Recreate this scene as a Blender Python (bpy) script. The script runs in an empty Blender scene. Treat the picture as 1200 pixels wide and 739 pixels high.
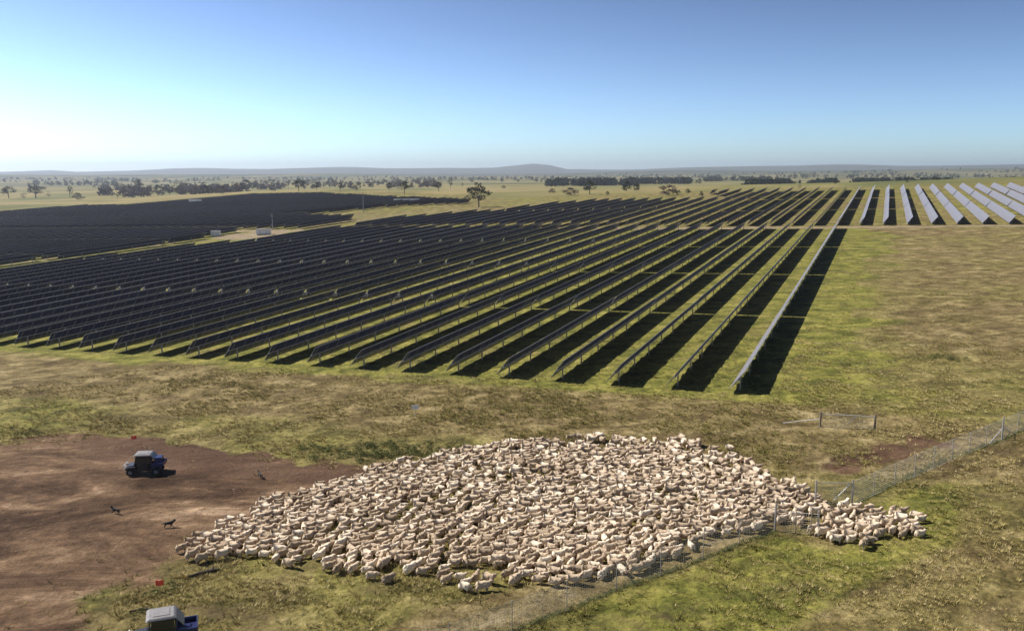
import bpy, bmesh, math, random
import numpy as np
from mathutils import Vector, Matrix

rnd = random.Random(7)
rng = np.random.default_rng(11)
scene = bpy.context.scene
col = scene.collection
PI = math.pi

# ------------------------------------------------------------------ camera model and terrain
F, CAMH, TH = 1036.0, 23.0, math.radians(9.13)
CX, CY = 600.0, 369.5
cT, sT = math.cos(TH), math.sin(TH)
AZ = math.radians(22.8)                 # compass direction of the tracker rows
cA, sA = math.cos(AZ), math.sin(AZ)
SR = .0354                              # the hill climbs along the rows
SUN_EL, SUN_AZ = math.radians(45), math.radians(22)
SUN = Vector((-math.cos(SUN_EL)*math.cos(SUN_AZ), math.cos(SUN_EL)*math.sin(SUN_AZ), math.sin(SUN_EL)))


def RA(X, Y): return sA*X+cA*Y, cA*X-sA*Y
def XY(r, a): return sA*r+cA*a, cA*r-sA*a


def vnoise(x, y, seed=0):
    x = np.asarray(x, float); y = np.asarray(y, float)
    xi = np.floor(x).astype(np.int64); yi = np.floor(y).astype(np.int64)
    fx = x-xi; fy = y-yi
    fx = fx*fx*(3-2*fx); fy = fy*fy*(3-2*fy)

    def h(i, j):
        n = (i*374761393+j*668265263+seed*974634777) & 0xffffffff
        n = ((n ^ (n >> 13))*1274126177) & 0xffffffff
        n = n ^ (n >> 16)
        return (n & 0xffffff)/float(0xffffff)
    return (h(xi, yi)*(1-fx)+h(xi+1, yi)*fx)*(1-fy)+(h(xi, yi+1)*(1-fx)+h(xi+1, yi+1)*fx)*fy


def sstep(x): x = np.clip(x, 0, 1); return x*x*(3-2*x)


T_ = [-.9, -.58, -.43, -.29, -.21, -.05, 0, .1, .25, .39, .58, .9]
DE = [620, 640, 670, 800, 760, 560, 500, 500, 480, 455, 450, 430]
ZB = [-9, -6, -4, -2, 0, 3, 4, 5, 7, 8, 9, 10]
HU = [-400, 0, 60, 90, 150, 200, 300, 420, 470, 580, 605, 625, 645, 665, 720, 800, 900, 960, 1100, 1200, 1700]
HV = [202, 202, 200.5, 202, 200.5, 198, 197.5, 196, 196.5, 197.5, 195.5, 193.5, 195, 199, 199, 197, 195.5, 194.5, 195.5, 195, 197]


def height(X, Y):
    X = np.asarray(X, float); Y = np.asarray(Y, float)
    r, a = RA(X, Y)
    pl = SR*(r-88)+.03*(a+49)
    pl = np.clip(pl, -14, 24)
    Ys = np.maximum(Y, 1.0)
    t = np.clip(X/Ys, -.9, .9)
    De = np.interp(t, T_, DE); zb = np.interp(t, T_, ZB)
    D = np.hypot(X, Y)
    w = sstep((Y-De)/420.0)
    roll = (vnoise(X/420, Y/420, 3)-.5)*5*sstep((Y-De-200)/900)+(vnoise(X/1500, Y/1500, 5)-.5)*14*sstep((D-1500)/2500)
    z = pl*(1-w)+(zb+roll)*w
    dirx = np.where(Y > 1, X/Ys, np.where(X > 0, 2.0, -2.0))
    u = CX+F*dirx/cT
    pv = np.interp(u, HU, HV)
    crest = CAMH+(203-pv)/F*10500
    nz = vnoise(X/700, Y/900, 8)
    far = sstep((D-6500)/4000)*sstep((15500-D)/4000)
    z = z+far*(crest-zb)*(.86+.28*nz)*(Y > 0)
    mid = sstep((D-3300)/1400)*sstep((6800-D)/1500)
    z = z+mid*(vnoise(X/1100+9, Y/700, 12)**1.5*26+np.interp(u, [0, 600, 800, 1200], [0, 2, 14, 16]))*(Y > 0)
    z = z+(vnoise(X/16, Y/16, 31)-.5)*.25*sstep((86-r)/10)
    return z


def hz(x, y): return float(height(np.array([x]), np.array([y]))[0])


_ts = np.geomspace(18, 16000, 9000)


def W(u, v):
    """ground point seen at a pixel of the 1200 x 739 photograph"""
    x = (u-CX)/F; y = (CY-v)/F
    dx, dy, dz = x, cT+sT*y, -sT+cT*y
    g = CAMH+dz*_ts-height(dx*_ts, dy*_ts)
    i = np.nonzero(g < 0)[0]
    if len(i) == 0: return Vector((dx*3000, dy*3000, hz(dx*3000, dy*3000)))
    i = max(i[0], 1)
    t = _ts[i-1]+(_ts[i]-_ts[i-1])*g[i-1]/(g[i-1]-g[i])
    return Vector((dx*t, dy*t, hz(dx*t, dy*t)))


def Wp(pts): return [tuple(W(*p)[:2]) for p in pts]


def proj(X, Y, Z):
    d = Y*cT-(Z-CAMH)*sT; u = Y*sT+(Z-CAMH)*cT
    return CX+F*X/d, CY-F*u/d, d


def inside(poly, X, Y):
    X = np.asarray(X); Y = np.asarray(Y); r = np.zeros(X.shape, bool)
    n = len(poly)
    for i in range(n):
        x0, y0 = poly[i]; x1, y1 = poly[(i+1) % n]
        if y0 == y1: continue
        c = ((y0 > Y) != (y1 > Y)) & (X < (x1-x0)*(Y-y0)/(y1-y0)+x0)
        r ^= c
    return r


def segd(pts, X, Y, closed=False):
    best = np.full(np.asarray(X).shape, 1e9)
    n = len(pts)
    for i in range(n if closed else n-1):
        x0, y0 = pts[i]; x1, y1 = pts[(i+1) % n]
        dx, dy = x1-x0, y1-y0
        t = np.clip(((X-x0)*dx+(Y-y0)*dy)/(dx*dx+dy*dy+1e-9), 0, 1)
        best = np.minimum(best, np.hypot(X-x0-t*dx, Y-y0-t*dy))
    return best


def sd(poly, X, Y):
    d = segd(poly, X, Y, True)
    return np.where(inside(poly, X, Y), d, -d)


# ------------------------------------------------------------------ materials
def mat(name):
    m = bpy.data.materials.new(name); m.use_nodes = True
    nt = m.node_tree
    return m, nt, nt.nodes['Principled BSDF']


def N(nt, kind, **kw):
    n = nt.nodes.new(kind)
    for k, v in kw.items():
        if k in n.inputs: n.inputs[k].default_value = v
        else: setattr(n, k, v)
    return n


def noise(nt, vec, scale, detail=4, rough=.55, dist=0):
    n = N(nt, 'ShaderNodeTexNoise'); n.inputs['Scale'].default_value = scale
    n.inputs['Detail'].default_value = detail; n.inputs['Roughness'].default_value = rough
    n.inputs['Distortion'].default_value = dist
    if vec is not None: nt.links.new(vec, n.inputs['Vector'])
    return n.outputs['Fac']


def ramp(nt, fac, stops):
    n = N(nt, 'ShaderNodeValToRGB'); e = n.color_ramp.elements
    while len(e) < len(stops): e.new(.5)
    for i, (p, c) in enumerate(stops):
        e[i].position = p; e[i].color = (*c, 1) if len(c) == 3 else c
    nt.links.new(fac, n.inputs['Fac']); return n.outputs['Color']


def mix(nt, fac, a, b, mode='MIX'):
    n = N(nt, 'ShaderNodeMix', data_type='RGBA', blend_type=mode)
    for s, v in (('Factor', fac), ('A', a), ('B', b)):
        idx = {'Factor': 0, 'A': 6, 'B': 7}[s]
        if isinstance(v, (int, float)): n.inputs[idx].default_value = v
        elif isinstance(v, tuple): n.inputs[idx].default_value = (*v, 1)
        else: nt.links.new(v, n.inputs[idx])
    return n.outputs[2]


def math_(nt, op, a, b=None, clamp=False):
    n = N(nt, 'ShaderNodeMath', operation=op, use_clamp=clamp)
    for i, v in enumerate((a, b)):
        if v is None: continue
        if isinstance(v, (int, float)): n.inputs[i].default_value = v
        else: nt.links.new(v, n.inputs[i])
    return n.outputs[0]


def maprange(nt, v, a, b):
    n = N(nt, 'ShaderNodeMapRange'); nt.links.new(v, n.inputs[0])
    n.inputs[1].default_value = a; n.inputs[2].default_value = b
    n.interpolation_type = 'SMOOTHSTEP'
    return n.outputs[0]


def simple(name, c, rough=.6, metal=0, var=.12, scale=6, spec=.5, coat=0):
    m, nt, b = mat(name)
    tc = N(nt, 'ShaderNodeTexCoord')
    f = noise(nt, tc.outputs['Object'], scale, 3)
    lo = tuple(x*(1-var) for x in c); hi = tuple(min(1, x*(1+var)) for x in c)
    nt.links.new(ramp(nt, f, [(.3, lo), (.7, hi)]), b.inputs['Base Color'])
    b.inputs['Roughness'].default_value = rough; b.inputs['Metallic'].default_value = metal
    b.inputs['Specular IOR Level'].default_value = spec
    b.inputs['Coat Weight'].default_value = coat
    return m


def ground_material():
    m, nt, b = mat('pasture_soil')
    geo = N(nt, 'ShaderNodeNewGeometry'); P = geo.outputs['Position']
    at = N(nt, 'ShaderNodeAttribute', attribute_name='zones')
    sep = N(nt, 'ShaderNodeSeparateColor'); nt.links.new(at.outputs['Color'], sep.inputs[0])
    dirt, green, pale = sep.outputs[0], sep.outputs[1], sep.outputs[2]
    at2 = N(nt, 'ShaderNodeAttribute', attribute_name='zones_more')
    sep2 = N(nt, 'ShaderNodeSeparateColor'); nt.links.new(at2.outputs['Color'], sep2.inputs[0])
    farf, dark, redd = sep2.outputs[0], sep2.outputs[1], sep2.outputs[2]
    mp = N(nt, 'ShaderNodeMapping'); nt.links.new(P, mp.inputs[0]); mp.inputs['Scale'].default_value = (.75, 1, 1)
    n_big = noise(nt, P, .035, 4, .6, .6)
    n_mid = noise(nt, mp.outputs[0], .42, 6, .68, .4)
    n_fine = noise(nt, P, 3.2, 6, .75)
    n_clump = noise(nt, P, 1.15, 3, .6, .3)
    # dry grass
    dry = ramp(nt, n_mid, [(.32, (.072, .052, .024)), (.45, (.135, .102, .043)), (.55, (.22, .172, .078)), (.68, (.35, .282, .148))])
    grn = ramp(nt, n_mid, [(.32, (.055, .062, .014)), (.44, (.122, .127, .027)), (.55, (.205, .198, .045)), (.68, (.32, .285, .085))])
    gfac = math_(nt, 'ADD', green, math_(nt, 'MULTIPLY', math_(nt, 'SUBTRACT', n_big, .5), 1.35))
    gfac = maprange(nt, gfac, .2, .85)
    grass = mix(nt, gfac, dry, grn)
    spots = maprange(nt, n_clump, .56, .68)
    grass = mix(nt, math_(nt, 'MULTIPLY', spots, .55), grass, (.06, .052, .018))
    fine = ramp(nt, n_fine, [(.28, (.36, .36, .32)), (.5, (1, 1, 1)), (.75, (1.7, 1.6, 1.4))])
    grass = mix(nt, .85, grass, fine, 'MULTIPLY')
    # dirt
    mpd = N(nt, 'ShaderNodeMapping'); nt.links.new(P, mpd.inputs[0]); mpd.inputs['Scale'].default_value = (.5, 1.1, 1)
    mpd.inputs['Rotation'].default_value = (0, 0, -.25)
    nd = noise(nt, mpd.outputs[0], .17, 8, .70, .6)
    dcol = ramp(nt, nd, [(.38, (.048, .027, .015)), (.47, (.098, .059, .034)), (.56, (.175, .112, .066)), (.65, (.34, .240, .155)), (.76, (.44, .325, .22))])
    nd2 = noise(nt, mpd.outputs[0], 1.1, 6, .75, .4)
    dcol = mix(nt, .9, dcol, ramp(nt, nd2, [(.30, (.50, .46, .42)), (.46, (.9, .88, .86)), (.56, (1.1, 1.1, 1.1)), (.70, (1.6, 1.55, 1.45))]), 'MULTIPLY')
    dcol = mix(nt, .8, dcol, ramp(nt, n_fine, [(.2, (.72, .72, .72)), (.5, (1, 1, 1)), (.8, (1.25, 1.23, 1.2))]), 'MULTIPLY')
    dcol = mix(nt, redd, dcol, mix(nt, nd, (.045, .023, .014), (.16, .095, .060)))
    # scruffy edges
    def edge(mask, w=.42):
        nn_ = math_(nt, 'ADD', math_(nt, 'MULTIPLY', n_mid, .5), math_(nt, 'MULTIPLY', math_(nt, 'ADD', n_clump, n_fine), .25))
        v = math_(nt, 'ADD', mask, math_(nt, 'MULTIPLY', math_(nt, 'SUBTRACT', nn_, .5), w*3.6))
        return maprange(nt, v, .38, .62)
    mpb = N(nt, 'ShaderNodeMapping'); nt.links.new(P, mpb.inputs[0]); mpb.inputs['Scale'].default_value = (.6, 1, 1)
    nb_ = maprange(nt, noise(nt, mpb.outputs[0], .19, 5, .7, .8), .50, .66)
    grass = mix(nt, math_(nt, 'MULTIPLY', nb_, .42), grass, mix(nt, n_fine, (.08, .052, .028), (.24, .175, .095)))
    c = mix(nt, edge(dirt), grass, dcol)
    pal = ramp(nt, n_mid, [(.3, (.17, .13, .08)), (.7, (.33, .265, .175))])
    c = mix(nt, edge(pale, .3), c, pal)
    c = mix(nt, math_(nt, 'MULTIPLY', edge(dark, .5), .75), c, (.05, .062, .018))
    # far country
    nf = noise(nt, P, .0032, 5, .6, .8)
    mpf = N(nt, 'ShaderNodeMapping'); nt.links.new(P, mpf.inputs[0]); mpf.inputs['Scale'].default_value = (.35, 1, 1)
    nf2 = noise(nt, mpf.outputs[0], .011, 6, .7)
    fc = ramp(nt, nf, [(.36, (.085, .098, .034)), (.46, (.155, .150, .055)), (.53, (.27, .215, .095)), (.62, (.13, .135, .048))])
    woods = maprange(nt, nf2, .47, .58)
    dist = N(nt, 'ShaderNodeVectorMath', operation='LENGTH'); nt.links.new(P, dist.inputs[0])
    wd = maprange(nt, dist.outputs['Value'], 1400, 2800)
    woods = math_(nt, 'MAXIMUM', math_(nt, 'MULTIPLY', woods, wd), math_(nt, 'MULTIPLY', maprange(nt, dist.outputs['Value'], 3300, 5200), .93))
    fc = mix(nt, math_(nt, 'MULTIPLY', woods, .88), fc, (.035, .042, .022))
    c = mix(nt, farf, c, fc)
    nt.links.new(c, b.inputs['Base Color'])
    b.inputs['Roughness'].default_value = .95; b.inputs['Specular IOR Level'].default_value = .12
    bp = N(nt, 'ShaderNodeBump'); bp.inputs['Strength'].default_value = .8; bp.inputs['Distance'].default_value = .3
    hgt = math_(nt, 'ADD', math_(nt, 'MULTIPLY', n_mid, .6), math_(nt, 'ADD', n_clump, math_(nt, 'MULTIPLY', n_fine, .7)))
    nt.links.new(hgt, bp.inputs['Height']); nt.links.new(bp.outputs[0], b.inputs['Normal'])
    return m


def tuft_material():
    m, nt, b = mat('tussock')
    at = N(nt, 'ShaderNodeAttribute', attribute_name='tone')
    nt.links.new(ramp(nt, at.outputs['Fac'], [(0, (.060, .066, .016)), (.3, (.15, .15, .034)), (.55, (.26, .22, .068)), (.8, (.37, .30, .125)), (1, (.50, .41, .21))]), b.inputs['Base Color'])
    b.inputs['Roughness'].default_value = .9; b.inputs['Specular IOR Level'].default_value = .15
    return m


def leaf_material(name, c0, c1):
    m, nt, b = mat(name)
    geo = N(nt, 'ShaderNodeNewGeometry'); oi = N(nt, 'ShaderNodeObjectInfo')
    f = math_(nt, 'ADD', math_(nt, 'MULTIPLY', geo.outputs['Random Per Island'], .6), math_(nt, 'MULTIPLY', oi.outputs['Random'], .4))
    nt.links.new(mix(nt, f, c0, c1), b.inputs['Base Color'])
    b.inputs['Roughness'].default_value = .8; b.inputs['Specular IOR Level'].default_value = .2
    return m


def wool_material():
    m, nt, b = mat('fleece')
    at = N(nt, 'ShaderNodeAttribute', attribute_name='tone'); oi = N(nt, 'ShaderNodeObjectInfo')
    tc = N(nt, 'ShaderNodeTexCoord')
    f = math_(nt, 'FRACT', math_(nt, 'ADD', at.outputs['Fac'], oi.outputs['Random']))
    f = math_(nt, 'ADD', math_(nt, 'MULTIPLY', f, .75), math_(nt, 'MULTIPLY', noise(nt, tc.outputs['Object'], 7, 4, .7), .3))
    nt.links.new(ramp(nt, f, [(.05, (.16, .12, .085)), (.2, (.38, .295, .205)), (.6, (.57, .455, .33)), (.9, (.82, .71, .56))]), b.inputs['Base Color'])
    b.inputs['Roughness'].default_value = 1; b.inputs['Specular IOR Level'].default_value = .05
    bp = N(nt, 'ShaderNodeBump'); bp.inputs['Strength'].default_value = .7; bp.inputs['Distance'].default_value = .03
    nt.links.new(noise(nt, tc.outputs['Object'], 22, 3, .7), bp.inputs['Height']); nt.links.new(bp.outputs[0], b.inputs['Normal'])
    return m


def panel_material(name, front):
    m, nt, b = mat(name)
    tc = N(nt, 'ShaderNodeTexCoord')
    sp = N(nt, 'ShaderNodeSeparateXYZ'); nt.links.new(tc.outputs['Object'], sp.inputs[0])
    y = math_(nt, 'FRACT', math_(nt, 'DIVIDE', sp.outputs['Y'], 1.15))
    seam = math_(nt, 'LESS_THAN', y, .035)
    f = noise(nt, tc.outputs['Object'], .8, 3)
    if front:
        base = ramp(nt, f, [(.3, (.14, .135, .155)), (.7, (.19, .185, .205))])
        c = mix(nt, seam, base, (.42, .43, .45))
        b.inputs['Roughness'].default_value = .42
        b.inputs['Specular IOR Level'].default_value = 1.0
    else:
        base = ramp(nt, f, [(.3, (.030, .033, .075)), (.7, (.046, .048, .098))])
        oi = N(nt, 'ShaderNodeObjectInfo')
        base = mix(nt, oi.outputs['Random'], base, mix(nt, .5, base, (.012, .013, .022)))
        c = mix(nt, seam, base, (.19, .185, .18))
        b.inputs['Roughness'].default_value = .34
    nt.links.new(c, b.inputs['Base Color'])
    return m


M = {}
M['ground'] = ground_material()
M['tuft'] = tuft_material()
M['wool'] = wool_material()
M['skin'] = simple('sheep_face', (.40, .28, .20), .85, var=.35, scale=5)
M['front'] = panel_material('panel_glass', True)
M['back'] = panel_material('panel_back', False)
M['alu'] = simple('aluminium', (.62, .60, .58), .45, .35)
M['galv'] = simple('galvanised_steel', (.42, .40, .38), .55, .5, var=.25, scale=3)
M['wire'] = simple('fence_wire', (.72, .68, .60), .6, .1)
M['whitebox'] = simple('white_enamel', (.78, .77, .74), .5)
M['bark'] = simple('bark', (.20, .16, .125), .9, var=.3, scale=2)
M['deadwood'] = simple('charred_log', (.045, .035, .028), .95, var=.4, scale=5)
M['stone'] = simple('clod', (.16, .10, .07), .95, var=.6, scale=.3)
M['tyre'] = simple('tyre_rubber', (.022, .021, .02), .9)
M['black'] = simple('black_plastic', (.018, .018, .02), .5)
M['blue'] = simple('blue_bodywork', (.012, .018, .085), .38, coat=.2, var=.2, scale=2)
M['darkblue'] = simple('dark_bodywork', (.006, .007, .014), .4, coat=.2, var=.2)
M['roof'] = simple('dusty_grey_roof', (.20, .195, .205), .7, var=.15, scale=3)
M['rim'] = simple('alloy_rim', (.22, .22, .23), .4, .5)
M['glass'] = simple('tinted_screen', (.012, .018, .016), .22, spec=.7)
M['lamp'] = simple('lamp_lens', (.8, .78, .75), .2)
M['red'] = simple('orange_red_cloth', (.85, .085, .045), .7, var=.1)
M['dogblack'] = simple('black_coat', (.010, .008, .007), .8, var=.3)
M['dogtan'] = simple('tan_coat', (.26, .12, .05), .85, var=.3)
M['pinkbag'] = simple('faded_pink_plastic', (.6, .36, .3), .7)
M['leafA'] = leaf_material('gum_leaves', (.030, .036, .016), (.085, .085, .036))
M['leafB'] = leaf_material('bare_brown_twigs', (.070, .050, .040), (.145, .105, .080))
M['leafC'] = leaf_material('dark_pine_foliage', (.016, .024, .014), (.040, .048, .026))
M['shrub'] = leaf_material('green_weed_leaves', (.09, .105, .032), (.19, .195, .062))


# ------------------------------------------------------------------ object helpers
def tag(o, label=None, cat=None, group=None, kind=None):
    if label: o['label'] = label
    if cat: o['category'] = cat
    if group: o['group'] = group
    if kind: o['kind'] = kind
    return o


def empty(name, loc, rz=0, label=None, cat=None, group=None, s=1, rx=0):
    o = bpy.data.objects.new(name, None); col.objects.link(o)
    o.empty_display_size = .3
    o.location = loc; o.rotation_euler = (rx, 0, rz); o.scale = (s, s, s)
    return tag(o, label, cat, group)


def link(name, me, parent=None, loc=(0, 0, 0), rot=(0, 0, 0), s=1):
    o = bpy.data.objects.new(name, me); col.objects.link(o)
    o.parent = parent; o.location = loc; o.rotation_euler = rot
    o.scale = (s, s, s) if not isinstance(s, tuple) else s
    return o


class MB:
    """collects shapes into one mesh"""
    def __init__(s): s.bm = bmesh.new()

    def box(s, c, d, rot=None, bev=0, mi=0, taper=None):
        r = bmesh.ops.create_cube(s.bm, size=1)
        vs = r['verts']
        for v in vs:
            x, y, z = v.co
            if taper and z > 0: x *= taper[0]; y *= taper[1]
            v.co = Vector((x*d[0], y*d[1], z*d[2]))
        if bev:
            es = list({e for v in vs for e in v.link_edges})
            q = bmesh.ops.bevel(s.bm, geom=es, offset=bev, segments=2, affect='EDGES', profile=.6)
            vs = list({v for f in q['faces'] for v in f.verts} | {v for v in vs if v.is_valid})
        fs = {f for v in vs for f in v.link_faces}
        for f in fs: f.material_index = mi
        mt = Matrix.Translation(Vector(c)) @ (rot.to_4x4() if rot else Matrix())
        bmesh.ops.transform(s.bm, matrix=mt, verts=vs)
        return s

    def tube(s, p, q, r, n=8, r2=None, mi=0, caps=True):
        p = Vector(p); q = Vector(q); d = q-p; L = d.length
        if L < 1e-6: return s
        res = bmesh.ops.create_cone(s.bm, cap_ends=caps, segments=n, radius1=r, radius2=r if r2 is None else r2, depth=L)
        m = Matrix.Translation((p+q)/2) @ d.to_track_quat('Z', 'Y').to_matrix().to_4x4()
        bmesh.ops.transform(s.bm, matrix=m, verts=res['verts'])
        for f in {f for v in res['verts'] for f in v.link_faces}: f.material_index = mi
        return s

    def poly(s, pts, faces, mi=0):
        vs = [s.bm.verts.new(p) for p in pts]
        for f in faces:
            s.bm.faces.new([vs[i] for i in f]).material_index = mi
        return s

    def mesh(s, name, *mats, smooth=False):
        me = bpy.data.meshes.new(name)
        bmesh.ops.recalc_face_normals(s.bm, faces=s.bm.faces)
        s.bm.to_mesh(me); s.bm.free()
        for m in mats: me.materials.append(m)
        if smooth: me.shade_smooth()
        return me


def np_mesh(name, V, Fc, mats, smooth=False, attrs=None, mi=None):
    """V (n,3), Fc (m,k) int"""
    me = bpy.data.meshes.new(name)
    V = np.asarray(V, np.float32); Fc = np.asarray(Fc, np.int32)
    m, k = Fc.shape
    me.vertices.add(len(V)); me.vertices.foreach_set('co', V.ravel())
    me.loops.add(m*k); me.loops.foreach_set('vertex_index', Fc.ravel())
    me.polygons.add(m); me.polygons.foreach_set('loop_start', np.arange(0, m*k, k, dtype=np.int32))
    if mi is not None: me.polygons.foreach_set('material_index', np.asarray(mi, np.int32))
    me.polygons.foreach_set('use_smooth', np.full(m, smooth))
    for mt in mats: me.materials.append(mt)
    me.update(calc_edges=True)
    for nme, (typ, arr) in (attrs or {}).items():
        at = me.attributes.new(nme, typ, 'POINT')
        at.data.foreach_set('value' if typ == 'FLOAT' else 'color', np.asarray(arr, np.float32).ravel())
    return me


def mesh_arrays(me):
    me.calc_loop_triangles()
    V = np.empty(len(me.vertices)*3, np.float32); me.vertices.foreach_get('co', V); V = V.reshape(-1, 3)
    T = np.empty(len(me.loop_triangles)*3, np.int32); me.loop_triangles.foreach_get('vertices', T); T = T.reshape(-1, 3)
    mi = np.empty(len(me.loop_triangles), np.int32); me.loop_triangles.foreach_get('material_index', mi)
    return V, T, mi


def skinned(name, verts, radii, edges, subdiv, root=0):
    me = bpy.data.meshes.new(name); me.from_pydata(verts, edges, [])
    o = bpy.data.objects.new(name, me); col.objects.link(o)
    md = o.modifiers.new('s', 'SKIN'); md.use_smooth_shade = True
    sv = me.skin_vertices[0].data
    for i, r in enumerate(radii):
        sv[i].radius = (r, r) if not isinstance(r, tuple) else r
        sv[i].use_root = i == root
    sb = o.modifiers.new('d', 'SUBSURF'); sb.levels = subdiv; sb.render_levels = subdiv
    dg = bpy.context.evaluated_depsgraph_get(); dg.update()
    out = bpy.data.meshes.new_from_object(o.evaluated_get(dg))
    bpy.data.objects.remove(o); bpy.data.meshes.remove(me)
    out.name = name
    return out


ORD = ['zeroth', 'first', 'second', 'third', 'fourth', 'fifth', 'sixth', 'seventh', 'eighth', 'ninth', 'tenth', 'eleventh', 'twelfth',
       'thirteenth', 'fourteenth', 'fifteenth', 'sixteenth', 'seventeenth', 'eighteenth', 'nineteenth', 'twentieth']
TENS = {2: 'twenty', 3: 'thirty', 4: 'forty', 5: 'fifty', 6: 'sixty', 7: 'seventy', 8: 'eighty', 9: 'ninety'}
TENTH = {2: 'twentieth', 3: 'thirtieth', 4: 'fortieth', 5: 'fiftieth', 6: 'sixtieth', 7: 'seventieth', 8: 'eightieth', 9: 'ninetieth'}


def ordinal(n):
    if n <= 20: return ORD[n]
    return TENTH[n//10] if n % 10 == 0 else TENS[n//10]+'-'+ORD[n % 10]


# ------------------------------------------------------------------ image-calibrated outlines, as ground points
dirt_poly = Wp([(-90, 520), (0, 517), (100, 512), (170, 510), (240, 520), (300, 531), (350, 540), (420, 546), (520, 556), (540, 575), (430, 600), (330, 628), (250, 650), (215, 657), (170, 680), (120, 702), (100, 745)])
dirt_poly += [(-24, 38), (-34, 26), (-70, 20), (-80, 60)]
dark_dirt = Wp([(90, 514), (170, 511), (300, 533), (440, 552), (400, 570), (300, 560), (200, 552), (120, 545)])
dirt2_poly = Wp([(950, 550), (985, 536), (1030, 522), (1075, 511), (1112, 507), (1118, 517), (1068, 533), (1010, 548), (960, 560)])
trod_poly = Wp([(520, 760), (590, 738), (664, 712), (760, 675), (900, 622), (960, 604), (905, 600), (800, 640), (700, 668), (600, 695), (520, 712), (440, 745)])
front_green = Wp([(-60, 415), (100, 418), (310, 430), (525, 446), (700, 455), (862, 470), (960, 470), (1010, 400), (1025, 300), (1030, 272), (985, 268), (860, 440), (760, 430), (500, 420), (200, 400), (-60, 395)])
outer_green = Wp([(560, 760), (640, 722), (760, 678), (908, 624), (975, 640), (1010, 598), (1060, 572), (1130, 560), (1130, 640), (1000, 700), (850, 790)])
weed_green = Wp([(350, 524), (430, 520), (560, 522), (585, 536), (520, 545), (430, 541), (360, 534)])
trod2_poly = Wp([(956, 594), (998, 590), (1049, 565), (1102, 539), (1174, 513), (1205, 499), (1205, 486), (1130, 508), (1049, 542), (960, 575)])
ln405 = Wp([(930, 401), (1000, 402), (1080, 405), (1140, 409), (1210, 410), (1300, 412)])
fence_line = Wp([(500, 780), (600, 740), (722, 692), (908, 623)])
fence_line2 = Wp([(998, 592), (1049, 567), (1102, 541), (1174, 515), (1205, 501)])
track_poly = Wp([(-60, 316), (0, 311), (120, 295), (225, 283), (300, 277), (425, 257), (475, 250), (560, 244), (640, 237)])
compound = Wp([(246, 279.5), (264, 275), (300, 272), (330, 269), (338, 272), (322, 276.5), (280, 281)])
wedge = Wp([(345, 253), (425, 247), (480, 241.5), (540, 240), (600, 237), (640, 236.5), (600, 241), (560, 245), (475, 250), (425, 254)])


# ------------------------------------------------------------------ ground sheet
def micro(X, Y):
    """uneven tussocky surface"""
    r, a = RA(X, Y)
    D = np.hypot(X, Y)
    k = sstep((150-D)/60)
    d = sstep(sd(dirt_poly, X, Y)/2+.5) if len(np.atleast_1d(X)) else 0
    amp = .17*(1-d)+.04*d
    n = vnoise(X*.9, Y*.9, 1)*.5+vnoise(X*2.1, Y*2.1, 2)*.35+vnoise(X*4.3, Y*4.3, 4)*.2
    dome = np.clip(vnoise(X*1.35+50, Y*1.35, 6)-.5, 0, 1)*1.6*(vnoise(X*.2, Y*.2, 9)+.2)
    return k*amp*((n-.5)*1.5+dome*(1-d))


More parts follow.
